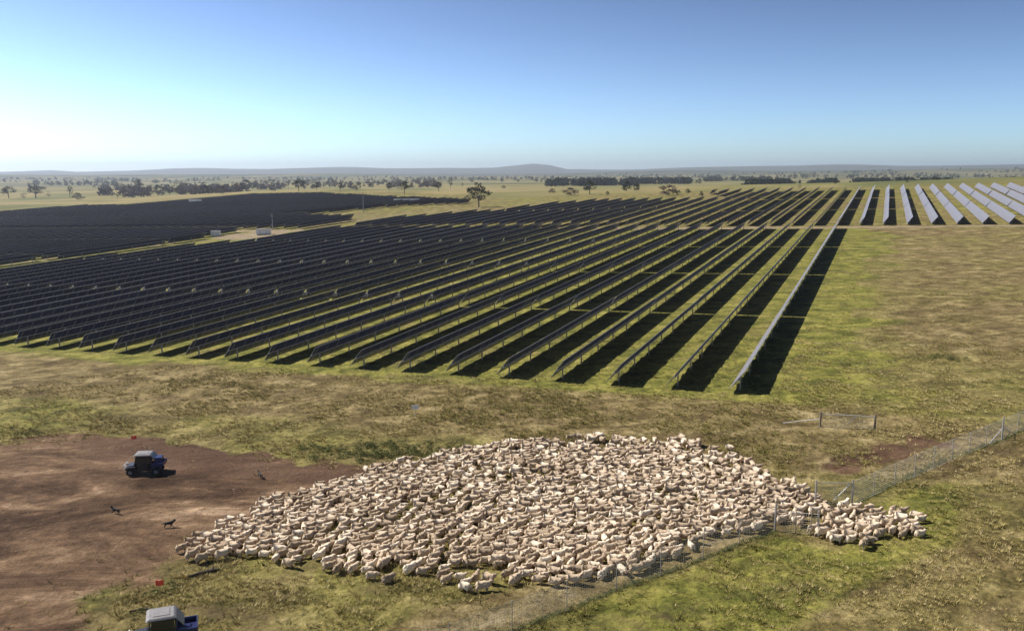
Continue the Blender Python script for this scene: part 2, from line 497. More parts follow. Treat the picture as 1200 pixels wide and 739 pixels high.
def build_ground():
    ring = [2, 6, 12, 18, 24, 28, 31, 33, 35]
    rr = 35.0
    while rr < 115: ring.append(rr); rr += .2+.0016*(rr-35)
    while rr < 17000: ring.append(rr); rr *= 1.011
    ring = np.array(sorted(set(ring)))
    ang = list(np.radians(np.arange(-46, 46.01, .19)))
    a = 46
    extra = []
    st = .6
    while a < 176: a += st; st = min(st*1.25, 6); extra.append(math.radians(min(a, 176)))
    ang = [-x for x in extra[::-1]]+ang+extra
    ang = np.array(ang)
    R_, A_ = np.meshgrid(ring, ang, indexing='ij')
    X = (R_*np.sin(A_)).ravel(); Y = (R_*np.cos(A_)).ravel()
    n, m = len(ring), len(ang)
    Z = height(X, Y)
    near = np.hypot(X, Y) < 150
    Z[near] += micro(X[near], Y[near])
    D = np.hypot(X, Y)
    r, a_ = RA(X, Y)
    zone = np.zeros((len(X), 4), np.float32); zone[:, 3] = 1
    z2 = np.zeros((len(X), 4), np.float32); z2[:, 3] = 1
    nb = D < 1200
    Xn, Yn, rn, an = X[nb], Y[nb], r[nb], a_[nb]
    dirt = sstep((sd(dirt_poly, Xn, Yn)+(vnoise(Xn/2.2, Yn/2.2, 61)-.5)*3.2)/np.where(Yn < 58, 11.0, 3.2)+.5)
    d2 = sstep((sd(dirt2_poly, Xn, Yn)+(vnoise(Xn/1.6, Yn/1.6, 62)-.5)*3)/3.5+.6)*.78
    zone[nb, 0] = np.maximum(dirt, d2)
    g = np.full(len(Xn), .44)
    g = np.where((rn > 86) & (an < -4) & (rn < 268), 1.0, g)
    g = np.where((rn > 277), .55, g)
    fgd = sd(front_green, Xn, Yn)+(vnoise(Xn/7, Yn/7, 50)-.5)*16
    g = np.maximum(g, sstep(fgd/9+.6)*.85)
    g = np.maximum(g, sstep(sd(outer_green, Xn, Yn)/4+.5)*1.0)
    fl = sA*0
    g = np.maximum(g, np.where(Yn < 95, sstep((95-Yn)/10)*.5, 0))
    g = g-sstep(sd(trod_poly, Xn, Yn)/2+.5)*.5
    band = sstep((86-rn)/5)*sstep((rn-66)/8)
    g = g-band*.6*(sstep(sd(front_green, Xn, Yn)/5+.6) < .3)
    # dry square right of the tracker field
    g = g-((rn > 95)*(rn < 260)*sstep((an+1)/6))*.12
    zone[nb, 1] = np.clip(g, 0, 1)
    road = sstep((3.6-np.abs(rn-272.6-.5*np.sin(an/30)))/1.6)
    track = sstep((2.4-segd(track_poly, Xn, Yn))/2)
    cp = sstep(sd(compound, Xn, Yn)/3+.5)
    l4 = sstep((1.0-segd(ln405, Xn, Yn))/1.2)*.62
    trod = np.maximum(sstep(sd(trod_poly, Xn, Yn)/1.5+.4)*.44, sstep(sd(trod2_poly, Xn, Yn)/1.2+.4)*.40)
    p = np.maximum.reduce([road*.9, track*.85, cp, l4, trod])
    zone[nb, 2] = p
    wd = sstep(sd(weed_green, Xn, Yn)/2+.45)
    fln = np.minimum(segd(fence_line, Xn, Yn), segd(fence_line2, Xn, Yn))
    z2[nb, 1] = np.maximum(wd*.4, sstep((.55-fln)/.5)*.8)
    z2[nb, 2] = np.maximum(sstep(sd(dark_dirt, Xn, Yn)/3+.5)*.8, d2*.7)
    De = np.interp(np.clip(X/np.maximum(Y, 1), -.9, .9), T_, DE)
    z2[:, 0] = np.where(Y > 0, sstep((Y-De+10)/40), sstep((D-500)/200))
    i, j = np.meshgrid(np.arange(n-1), np.arange(m-1), indexing='ij')
    q = np.stack([i*m+j, i*m+j+1, (i+1)*m+j+1, (i+1)*m+j], -1).reshape(-1, 4)[:, ::-1]
    me = np_mesh('ground', np.stack([X, Y, Z], -1), q, [M['ground']], True,
                 {'zones': ('FLOAT_COLOR', zone), 'zones_more': ('FLOAT_COLOR', z2)})
    o = link('ground', me); tag(o, kind='structure')


build_ground()


# ------------------------------------------------------------------ grass tussocks
def build_tussocks():
    def clump(seed, nb, hh):
        g = np.random.default_rng(seed); V = []; T = []
        for b in range(nb):
            a = g.uniform(0, 2*PI); rad = g.uniform(0, .16); lean = g.uniform(.05, .22)
            x, y = rad*math.cos(a), rad*math.sin(a)
            tx, ty = x+lean*math.cos(a), y+lean*math.sin(a)
            h = hh*g.uniform(.5, 1.1); w = g.uniform(.012, .03)
            px, py = -math.sin(a)*w, math.cos(a)*w
            k = len(V)
            V += [(x+px, y+py, -.05), (x-px, y-py, -.05), (tx, ty, h)]
            T.append((k, k+1, k+2))
        return np.array(V), np.array(T)
    variants = [clump(s, 15, h) for s, h in ((1, .11), (2, .15), (3, .2), (4, .10))]
    # candidates spread over the open pasture, thinned by distance
    n = 150000
    ang = rng.uniform(-math.radians(40), math.radians(40), n)
    D = np.sqrt(rng.uniform(36**2, 118**2, n)); D = np.where(rng.random(n) < .4, 36+(D-36)*.75, D); D = np.where((rng.random(n) < .3) & (ang > .1), D*1.9, D)
    X = D*np.sin(ang); Y = D*np.cos(ang); r, a = RA(X, Y)
    dd = sd(dirt_poly, X, Y); keep = (dd < -.6) | ((dd < 1.2) & (rng.random(n) < .25)) | ((dd < 5) & (rng.random(n) < .035))
    keep &= ~((r > 86) & (a < -9) & (rng.random(n) < .75))
    clus = vnoise(X*.33, Y*.33, 21)*.6+vnoise(X*1.1, Y*1.1, 22)*.4
    keep &= rng.random(n) < np.clip((clus-.36)*3.6, .03, 1)
    keep &= ~((sd(trod_poly, X, Y) > 0) & (rng.random(n) < .8))
    X, Y, D = X[keep], Y[keep], D[keep]
    # thick grass line under the fences
    ex, ey = [], []
    for ln in (fence_line, fence_line2):
        for p, q in zip(ln[:-1], ln[1:]):
            L = math.hypot(q[0]-p[0], q[1]-p[1])
            for k in range(int(L*9)):
                t = rnd.random(); ex.append(p[0]+(q[0]-p[0])*t+rnd.gauss(0, .22)); ey.append(p[1]+(q[1]-p[1])*t+rnd.gauss(0, .18))
    nf = len(ex)
    X = np.concatenate([X, ex]); Y = np.concatenate([Y, ey])
    nn = len(X)
    Z = height(X, Y)+micro(X, Y)
    gn = sstep((vnoise(X*.06, Y*.06, 40)-.3)/.4)
    outer = sstep(sd(outer_green, X, Y)/4+.5)
    tone = np.clip(.78-.30*gn-.15*outer+rng.normal(0, .2, nn), 0, 1)
    tone[-nf:] = np.clip(rng.normal(.15, .12, nf), 0, 1)
    sc = rng.uniform(.5, 1.25, nn)*np.where(rng.random(nn) < .06, 1.5, 1); sc[-nf:] *= .8
    rot = rng.uniform(0, 2*PI, nn); which = rng.integers(0, 4, nn)
    VV = []; TT = []; TN = []; off = 0
    for k, (V, T) in enumerate(variants):
        idx = np.nonzero(which == k)[0]
        c, s = np.cos(rot[idx])[:, None], np.sin(rot[idx])[:, None]
        S = sc[idx][:, None]
        x = (V[None, :, 0]*c-V[None, :, 1]*s)*S+X[idx][:, None]
        y = (V[None, :, 0]*s+V[None, :, 1]*c)*S+Y[idx][:, None]
        z = V[None, :, 2]*S+Z[idx][:, None]
        VV.append(np.stack([x, y, z], -1).reshape(-1, 3))
        TT.append((T[None]+(np.arange(len(idx))*len(V))[:, None, None]).reshape(-1, 3)+off)
        TN.append(np.repeat(tone[idx], len(V))); off += len(idx)*len(V)
    me = np_mesh('grass_tussocks', np.concatenate(VV), np.concatenate(TT), [M['tuft']], False, {'tone': ('FLOAT', np.concatenate(TN))})
    tag(link('grass_tussocks', me), 'olive and straw coloured grass tussocks dotted over the pasture', 'grass', kind='stuff')


build_tussocks()

def build_stones():
    n = 5200
    X = rng.uniform(-60, 6, n); Y = rng.uniform(38, 92, n)
    k = (sd(dirt_poly, X, Y) > -1) & (vnoise(X*.4, Y*.5, 90) > rng.uniform(.3, .8, n)); X, Y = X[k], Y[k]; n = len(X)
    b = bmesh.new(); bmesh.ops.create_icosphere(b, subdivisions=1, radius=1); me0 = bpy.data.meshes.new('t'); b.to_mesh(me0); b.free()
    V, T, _ = mesh_arrays(me0)
    S = rng.uniform(.02, .075, n)[:, None, None]*rng.uniform(.6, 1.4, (n, 1, 3)); S[:, :, 2] *= .6
    P = V[None]*S*rng.uniform(.8, 1.2, (n, len(V), 1))
    P[..., 0] += X[:, None]; P[..., 1] += Y[:, None]; P[..., 2] += (height(X, Y)+micro(X, Y))[:, None]
    TT = (T[None]+(np.arange(n)*len(V))[:, None, None]).reshape(-1, 3)
    tag(link('stones', np_mesh('stones', P.reshape(-1, 3), TT, [M['stone']])), 'clods and small stones scattered over the bare dirt', 'stones', kind='stuff')


build_stones()

# ------------------------------------------------------------------ solar trackers
TILT = math.radians(53.5); CH = 2.52; HUB = 1.34
PITCH = 6.4; A0 = -12.6
POSTS = 7.0
_tm = {}


def tracker_meshes(L):
    L = round(L, 1)
    if L in _tm: return _tm[L]
    # panel table: front glass sheet, dark back sheet, aluminium edges; origin on the torque tube
    b = MB()
    ct, st = math.cos(TILT), math.sin(TILT)
    def pt(x, y, n): return (x*ct-n*st, y, x*st+n*ct)
    h = CH/2; y0, y1 = .3, L-.3
    segs = [(y0, y1)]
    t = .05; o = .11
    for (p, q) in segs:
        P = [pt(x, y, n) for n in (o, o+t) for y in (p, q) for x in (-h, h)]
        # indices: 0 (-h,p,o) 1 (h,p,o) 2 (-h,q,o) 3 (h,q,o) 4.. upper
        b.poly(P, [(4, 5, 7, 6)], 0)
        b.poly(P, [(0, 2, 3, 1)], 1)
        b.poly(P, [(0, 1, 5, 4), (2, 6, 7, 3), (1, 3, 7, 5), (0, 4, 6, 2)], 2)
    panels = b.mesh('solar_panels', M['front'], M['back'], M['alu'])
    tb = MB(); tb.tube((0, 0.1, 0), (0, L-.1, 0), .07, 8)
    yy = .9
    while yy < L-.5:
        c = Vector(pt(0, yy, .075)); tb.box(c, (CH*.8, .06, .05), Matrix.Rotation(-TILT, 3, 'Y')); yy += 2.3
    tube = tb.mesh('torque_tube', M['galv'])
    npost = max(2, int(round((L-1.2)/POSTS))+1)
    ys = [1.9+(L-3.8)*i/(npost-1) for i in range(npost)]
    _tm[L] = (panels, tube, ys)
    return _tm[L]


pb = MB(); pb.box((0, 0, .60), (.11, .16, 2.0)); pb.box((0, 0, HUB+.3), (.2, .12, .1)); POST = pb.mesh('post', M['galv'])
pb = MB(); pb.box((.22, 0, 0), (.22, .45, .62), bev=.03); pb.box((0.1, .1, -.1), (.18, .3, .2)); BOX = pb.mesh('control_box', M['galv'])


def far_frame(L, ys):
    k = ('f', round(L, 1))
    if k in _tm: return _tm[k]
    b = MB(); b.tube((0, .1, HUB), (0, L-.1, HUB), .07, 6)
    for y in ys: b.box((0, y, .5), (.11, .14, 1.8))
    _tm[k] = b.mesh('support_frame', M['galv']); return _tm[k]


tables = []          # r0, r1, a, block, row, index


def add(k, cuts, blk, lo=None, hi=None):
    a = A0+PITCH*k
    for i, (p, q) in enumerate(cuts):
        if lo is not None: p = max(p, lo)
        if hi is not None: q = min(q, hi)
        if q-p < 13: continue
        n = round((q-p)/7); q = min(q, p+n*7) if (lo is not None and p == lo) or (hi is not None and q == hi) else q
        tables.append((p, q, a, blk, k, i+1))


NEAR = [(88, 131), (131, 174), (174, 221), (221, 268)]
BEY = [(277, 342), (342.6, 407.5), (409.5, 476)]
def Wtop(pts, h=2.4):
    out = []
    for u, v in pts:
        p = W(u, v); D = proj(*p)[2]; out.append(tuple(W(u, v+h*F/D)[:2]))
    return out


# left boundary of the main block, as (row number -> r limit)
main_poly = Wtop([(-500, 350), (-200, 334), (-60, 319), (0, 312.5), (120, 297), (225, 285), (300, 279), (425, 259), (475, 252), (600, 242), (650, 236), (720, 231), (850, 228)])
main_poly += [XY(477, -90), XY(477, 5), XY(80, 5), XY(80, -420)]
second_poly = Wp([(-500, 347), (-200, 332), (-60, 319.5), (0, 314.5), (120, 299), (225, 286), (300, 278), (340, 271), (425, 257), (475, 249), (540, 240), (600, 237)])
second_poly += Wtop([(590, 235), (550, 232), (450, 228.5), (375, 225), (300, 226.5), (225, 233), (155, 239), (100, 239.5), (0, 247), (-100, 252), (-400, 262)])
no_go = [compound, Wp([(335, 254.5), (425, 256.5), (475, 250), (600, 242), (620, 236), (540, 240), (480, 242), (425, 246.5)]), Wp([(240, 283), (254, 276), (330, 269.5), (342, 273), (322, 280)])]


def runs(k, segs, blk, poly, bad=()):
    a = A0+PITCH*k
    for n_, (p, q) in enumerate(segs):
        rs = np.linspace(p, q, 13)
        X_, Y_ = XY(rs, np.full(13, a))
        ok = inside(poly, X_, Y_)
        for ng in bad: ok &= ~inside(ng, X_, Y_)
        st_ = None
        for i_, f_ in enumerate(list(ok)+[False]):
            if f_ and st_ is None: st_ = i_
            if not f_ and st_ is not None:
                if rs[i_-1]-rs[st_] > 9: tables.append((float(rs[st_]), float(rs[i_-1]), a, blk, k, n_+1))
                st_ = None


for k in range(-46, 1):
    runs(k, NEAR, 'near', main_poly)
    runs(k, BEY, 'beyond', main_poly)
for k in range(1, 16): add(k, BEY, 'right', hi=476-max(0, k-7)*2)
SEG2 = [(96+43*i, 138.3+43*i) for i in range(4)]+[(278+65*i, 342.4+65*i) for i in range(6)]
for k in range(-104, -28): runs(k, SEG2, 'second', second_poly, no_go)


def tvis(t):
    X, Y = XY((t[0]+t[1])/2, t[2]); Z = hz(X, Y)
    u, v, d = proj(X, Y, Z)
    e = 60 if t[3] != 'near' else 200
    return (t[1]-t[0])*2/d/d*(1 if -e < u < 1200+e else .02)


tables.sort(key=tvis, reverse=True)
slope = math.atan(SR)
for n, (p, q, a, blk, k, idx) in enumerate(tables[:300]):
    L = round((q-p)-.4, 0) if (q-p) < 60 else round(q-p-.4, 1)
    x, y = XY(p+.2, a); x1, y1 = XY(p+.2+L, a)
    z = hz(x, y); z1 = hz(x1, y1)
    if blk == 'near':
        lab = 'solar tracker in %s row left of the open paddock, %s table from its near end' % (ordinal(1-k), ORD[idx])
        grp = 'solar trackers between the paddock front and the dirt road'
    elif blk == 'beyond':
        lab = 'solar tracker beyond the dirt road, %s row left of the paddock edge, %s table back' % (ordinal(1-k), ORD[idx])
        grp = 'solar trackers beyond the dirt road'
    elif blk == 'right':
        lab = 'silvery solar tracker across the dirt road above the paddock, %s row from left, %s table' % (ordinal(k), ORD[idx])
        grp = 'silvery solar trackers above the open paddock'
    else:
        lab = 'distant dark solar tracker in the left field beyond the gravel track'
        grp = 'solar trackers in the far left field'
    root = empty('solar_tracker', (x, y, z), -AZ, lab, 'solar tracker', grp, rx=math.atan2(z1-z, L))
    pan, tube, ys = tracker_meshes(L)
    rx = (0, math.radians(-rnd.gauss(0, 1.3)), 0)
    link('solar_panels', pan, root, (0, 0, HUB), rx)
    if math.hypot(x, y) < 260 and blk == 'near':
        link('torque_tube', tube, root, (0, 0, HUB))
        for yy in ys: link('post', POST, root, (0, yy, -.3))
    else:
        link('support_frame', far_frame(L, ys), root)
    if blk == 'near' and idx > 1 and k < -8: link('control_box', BOX, root, (.1, .1, HUB+.15), s=1.05)
# the remaining far tables: one mass
VV, TT, MI = [], [], []; off = 0
for (p, q, a, blk, k, idx) in tables[300:]:
    L = q-p-.6; x, y = XY(p+.3, a); x1, y1 = XY(p+.3+L, a)
    z = hz(x, y); z1 = hz(x1, y1)
    ct, st = math.cos(TILT), math.sin(TILT); h = CH/2
    across = Vector((cA, -sA, 0))
    c = []
    for n_ in (.08, .12):
        for (ex, ey, ez) in ((x, y, z), (x1, y1, z1)):
            for s_ in (-h, h):
                v = Vector((ex, ey, ez+HUB))+across*(s_*ct-n_*st)+Vector((0, 0, s_*st+n_*ct)); c.append(v)
    VV += c
    for f, m_ in (((4, 5, 7), 0), ((4, 7, 6), 0), ((0, 2, 3), 1), ((0, 3, 1), 1), ((0, 1, 5), 2), ((0, 5, 4), 2), ((2, 6, 7), 2), ((2, 7, 3), 2), ((1, 3, 7), 2), ((1, 7, 5), 2), ((0, 4, 6), 2), ((0, 6, 2), 2)):
        TT.append([i+off for i in f]); MI.append(m_)
    off += 8
    for j in range(int(L//14)+1):
        t = (j+.3)/(L/14+1); bx, by, bz = x+(x1-x)*t, y+(y1-y)*t, z+(z1-z)*t
        w = .09
        VV += [Vector((bx+i_, by+j_, bz+zz)) for zz in (-.2, HUB) for (i_, j_) in ((-w, -w), (w, -w), (w, w), (-w, w))]
        for (e, f) in ((0, 1), (1, 2), (2, 3), (3, 0)):
            TT += [[off+e, off+f, off+f+4], [off+e, off+f+4, off+e+4]]; MI += [3, 3]
        off += 8
me = np_mesh('solar_trackers', np.array([tuple(v) for v in VV]), TT, [M['front'], M['back'], M['alu'], M['galv']], mi=MI)
tag(link('solar_trackers', me), 'dark mass of solar tracker rows over the far left hillside', 'solar trackers', kind='stuff')


# ------------------------------------------------------------------ sheep
def sheep_mesh(name, head=(0, 0), step=0, sub=2, seed=0):
    hx, hz_ = head            # head turn sideways, head height offset
    V = [(-.10, 0, .53), (-.38, 0, .53), (.20, 0, .52), (.36, 0, .60), (.48, hx*.3, .70+hz_*.5), (.57, hx*.7, .76+hz_), (.70, hx*1.1, .69+hz_*1.15), (-.52, 0, .50)]
    R = [.225, .215, .22, .175, .118, .092, .052, .06]
    E = [(0, 1), (0, 2), (2, 3), (3, 4), (4, 5), (5, 6), (1, 7)]
    for sx, s in ((-1, 1), (-1, -1), (1, 1), (1, -1)):
        st = step*(.10 if s*sx > 0 else -.10)
        k = len(V)
        if sx < 0:
            V += [(-.36, s*.13, .33), (-.42+st*.5, s*.13, .2), (-.38+st, s*.13, .015)]; E += [(1, k), (k, k+1), (k+1, k+2)]
        else:
            V += [(.24, s*.12, .33), (.26+st*.5, s*.12, .18), (.25+st, s*.12, .015)]; E += [(2, k), (k, k+1), (k+1, k+2)]
        R += [.095, .042, .034]
    for s in (1, -1):
        k = len(V); V.append((.53, hx*.7+s*.15, .765+hz_)); R.append(.03); E.append((5, k))
    me = skinned(name, V, R, E, sub)
    n = len(me.vertices); co = np.empty(n*3, np.float32); me.vertices.foreach_get('co', co); co = co.reshape(-1, 3)
    g = np.random.default_rng(seed)
    wool = (co[:, 2] > .24) & (co[:, 0] < .50)
    nz = vnoise(co[:, 0]*13+seed*7, co[:, 1]*13+co[:, 2]*11, seed)-.5
    c0 = np.array([0, 0, .52]); dr = co-c0; dr[:, 0] *= .25
    dr /= np.linalg.norm(dr, axis=1)[:, None]+1e-6
    co += dr*(nz*.12+.01)[:, None]*wool[:, None]
    me.vertices.foreach_set('co', co.ravel().astype(np.float32))
    me.materials.append(M['wool']); me.materials.append(M['skin'])
    for p in me.polygons:
        c = p.center
        p.material_index = 1 if (c.x > .545 or c.z < .23 or abs(c.y-hx*.7) > .1 and c.x > .45) else 0
        p.use_smooth = True
    me.update()
    return me


POSES = [((0, 0), 0), ((.03, -.12), 1), ((-.05, .06), -1), ((.10, -.02), .6), ((-.10, -.2), 0), ((0, .1), 1), ((.02, -.42), 0)]
SH = [sheep_mesh('sheep', h, st, 2, i+1) for i, (h, st) in enumerate(POSES)]
SL = [mesh_arrays(sheep_mesh('sheep_low', h, st, 1, i+1)) for i, (h, st) in enumerate(POSES)]
flock = Wp([(207, 640), (240, 623), (300, 597), (340, 580), (385, 566), (430, 552), (470, 540), (530, 533), (590, 520), (700, 514), (770, 514), (860, 528), (905, 552), (925, 572), (955, 592),
            (962, 628), (905, 618), (860, 634), (800, 652), (740, 672), (690, 682), (640, 684), (600, 668), (520, 676), (430, 676), (385, 662), (330, 660), (250, 662), (215, 652)])
outfl = Wp([(950, 594), (1000, 597), (1060, 601), (1078, 612), (1074, 636), (1010, 644), (968, 632), (955, 622)])
tufts = Wp([(515, 673), (600, 676), (596, 686), (568, 693), (530, 690), (505, 683)])
xs = [p[0] for p in flock+outfl]; ys_ = [p[1] for p in flock+outfl]
gate = W(965, 612)
cell = {}
sheep = []


def try_add(x, y, sx=.74, sy=.47, force=False):
    i, j = int(x//1), int(y//1)
    if not force:
        for di in (-1, 0, 1):
            for dj in (-1, 0, 1):
                for (px, py) in cell.get((i+di, j+dj), ()):
                    if ((px-x)/sx)**2+((py-y)/sy)**2 < 1: return False
    cell.setdefault((i, j), []).append((x, y)); return True


NC = 150000
cx_ = rng.uniform(min(xs), max(xs), NC); cy_ = rng.uniform(min(ys_), max(ys_), NC)
s1 = sd(flock, cx_, cy_); s2 = sd(outfl, cx_, cy_); s3 = sd(tufts, cx_, cy_)
dn = vnoise(cx_*.25, cy_*.35, 77); dn2 = vnoise(cx_*.55, cy_*.7, 78)
for i in range(NC):
    m_ = max(s1[i], s2[i], s3[i])
    if m_ < (dn2[i]-.35)*2.2*(cy_[i] < 66)+(dn2[i]-.25)*2.5*(cy_[i] >= 66)*(s2[i] < 0): continue
    loose = 1.0
    if m_ < 2.2: loose = 1.0+.75*max(0, dn2[i]-.3)*(1-m_/2.2)+.2*(m_ < .8)
    if cy_[i] > 67 and m_ < 3.0: loose = 1.0+.9*max(0, dn2[i]-.25)
    if dn[i] > .74: loose += .25
    if try_add(cx_[i], cy_[i], .69*loose, .40*loose): sheep.append((cx_[i], cy_[i], s2[i] > s1[i]))
# stragglers seen on their own at the edges
for u, v in [(213, 644), (229, 655), (243, 657), (392, 667), (338, 662), (540, 541), (497, 541), (522, 538), (554, 528), (614, 519), (836, 526), (858, 534), (818, 523), (433, 553), (420, 566), (545, 690), (556, 684), (566, 690), (650, 684), (672, 682), (455, 681), (436, 677)]:
    p = W(u, v+3)
    if try_add(p.x, p.y, .7, .45): sheep.append((p.x, p.y, False))
sheep.sort(key=lambda s_: math.hypot(s_[0], s_[1]))
print('sheep', len(sheep), 'tables', len(tables))
SV, ST, SM, STN = [], [], [], []; off = 0
leftmost = min(range(len(sheep)), key=lambda i: sheep[i][0])
rightmost = max(range(len(sheep)), key=lambda i: sheep[i][0])
for n, (x, y, out) in enumerate(sheep):
    dx, dy = gate.x-x, gate.y-y
    dd = math.hypot(dx, dy)
    base = math.atan2(dy*.7+.12*dd, dx) if dx > 1 and not out else .05
    if out: base = rnd.choice([.05, .15, -.1])
    h = base+rnd.gauss(0, .48)
    if rnd.random() < .07: h += rnd.uniform(-2.4, 2.4)
    z = hz(x, y)
    pose = rnd.choices(range(7), [5, 5, 3, 4, 3, 3, .6])[0]
    sc = rnd.choice([rnd.uniform(.66, .80), rnd.uniform(.74, .92)])
    if n < 300 or n in (leftmost, rightmost):
        f = link('sheep', SH[pose], None, (x, y, z-.01), (0, 0, h), sc)
        u, v, _ = proj(x, y, z)
        if n == leftmost: lab = 'cream woolly sheep at the far left tip of the flock, beside the bare dirt'
        elif n == rightmost: lab = 'leading cream sheep furthest right on the green pasture outside the fence'
        elif out: lab = 'shorn cream sheep walking out past the fence end onto green pasture'
        elif u < 480: lab = 'cream woolly sheep in the left part of the flock near the dirt'
        elif u < 700: lab = 'cream woolly sheep along the near middle edge of the flock'
        else: lab = 'cream woolly sheep moving beside the wire fence towards the gateway'
        if out and n != rightmost: lab = 'cream sheep walking out past the fence end onto green pasture'
        tag(f, lab, 'sheep', 'sheep in the mustered flock')
    else:
        V, T, mi = SL[pose]
        c, s = math.cos(h)*sc, math.sin(h)*sc
        P = np.empty_like(V); P[:, 0] = V[:, 0]*c-V[:, 1]*s+x; P[:, 1] = V[:, 0]*s+V[:, 1]*c+y; P[:, 2] = V[:, 2]*sc+z-.01
        SV.append(P); ST.append(T+off); SM.append(mi); STN.append(np.full(len(V), rnd.random())); off += len(V)
me = np_mesh('sheep_flock', np.concatenate(SV), np.concatenate(ST), [M['wool'], M['skin']], True, {'tone': ('FLOAT', np.concatenate(STN))}, np.concatenate(SM))
tag(link('sheep_flock', me), 'cream woolly sheep packed through the middle and back of the flock', 'sheep', kind='stuff')


# ------------------------------------------------------------------ dogs
def dog_mesh(name, lying=False):
    if not lying:
        V = [(0, 0, .42), (-.26, 0, .43), (.22, 0, .42), (.34, 0, .52), (.44, 0, .60), (.56, 0, .57), (-.40, 0, .42), (-.58, 0, .34)]
        R = [.10, .095, .125, .075, .075, .035, .035, .025]
        E = [(0, 1), (0, 2), (2, 3), (3, 4), (4, 5), (1, 6), (6, 7)]
        for s in (1, -1):
            k = len(V); V += [(-.24, s*.07, .30), (-.34, s*.07, .17), (-.30, s*.07, .01)]; R += [.055, .024, .022]; E += [(1, k), (k, k+1), (k+1, k+2)]
            k = len(V); V += [(.22, s*.07, .28), (.20+s*.06, s*.07, .14), (.23+s*.1, s*.07, .01)]; R += [.045, .024, .022]; E += [(2, k), (k, k+1), (k+1, k+2)]
        for s in (1, -1):
            k = len(V); V.append((.41, s*.055, .70)); R.append(.018); E.append((4, k))
    else:
        V = [(0, 0, .15), (-.26, 0, .15), (.24, 0, .17), (.34, 0, .27), (.43, 0, .34), (.55, 0, .31), (-.42, 0, .08), (-.6, .1, .04)]
        R = [.11, .12, .12, .075, .075, .035, .035, .025]
        E = [(0, 1), (0, 2), (2, 3), (3, 4), (4, 5), (1, 6), (6, 7)]
        for s in (1, -1):
            k = len(V); V += [(-.2, s*.13, .12), (-.05, s*.16, .04)]; R += [.06, .025]; E += [(1, k), (k, k+1)]
            k = len(V); V += [(.26, s*.1, .06), (.48, s*.1, .03)]; R += [.045, .022]; E += [(2, k), (k, k+1)]
            k = len(V); V.append((.40, s*.055, .43)); R.append(.018); E.append((4, k))
    me = skinned(name, V, R, E, 2)
    me.materials.append(M['dogblack']); me.materials.append(M['dogtan'])
    for p in me.polygons:
        p.material_index = 1 if (p.center.z < .14 and not lying or p.center.x > .53) else 0
        p.use_smooth = True
    return me


dm, dl = dog_mesh('sheepdog'), dog_mesh('sheepdog_lying', True)
for u, v, rz, me_, lab in [(136, 602, PI*.9, dm, 'dark sheepdog standing alone on bare dirt below the parked buggy'),
                           (198, 618, .3, dm, 'dark sheepdog close behind the left tip of the flock'),
                           (305, 560, 2.2, dm, 'dark sheepdog on the dirt between the buggy and the flock')]:
    p = W(u, v); tag(link('sheepdog', me_, None, (p.x, p.y, p.z-.01), (0, 0, rz), .88), lab, 'dog', 'working dogs around the flock')


# ------------------------------------------------------------------ farm buggies
def wheel(parent, loc):
    b = MB(); b.tube((0, -.13, 0), (0, .13, 0), .33, 22)
    es = [e for e in b.bm.edges if all(abs(abs(v.co.y)-.13) < 1e-4 for v in e.verts) and (e.verts[0].co.y*e.verts[1].co.y > 0)]
    bmesh.ops.bevel(b.bm, geom=es, offset=.05, segments=2, affect='EDGES')
    for i in range(22):
        a = 2*PI*i/22
        b.box((.335*math.cos(a), 0, .335*math.sin(a)), (.04, .2, .045), Matrix.Rotation(-a, 3, 'Y'))
    w = link('wheel', b.mesh('wheel', M['black']), parent, loc)
    # tyre and rim as sub-parts, hub kept on the wheel
    h = MB(); h.tube((0, -.05, 0), (0, .05, 0), .05, 10); 
    ty = w.data; w.data = h.mesh('wheel_hub', M['black'])
    ty.materials.clear(); ty.materials.append(M['tyre'])
    link('tyre', ty, w)
    r = MB(); r.tube((0, -.145, 0), (0, .145, 0), .17, 18)
    for i in range(5):
        a = 2*PI*i/5; r.tube((0, .15, 0), (.15*math.cos(a), .15, .15*math.sin(a)), .02, 6); r.tube((0, -.15, 0), (.15*math.cos(a), -.15, .15*math.sin(a)), .02, 6)
    link('rim', r.mesh('rim', M['rim']), w)
    return w


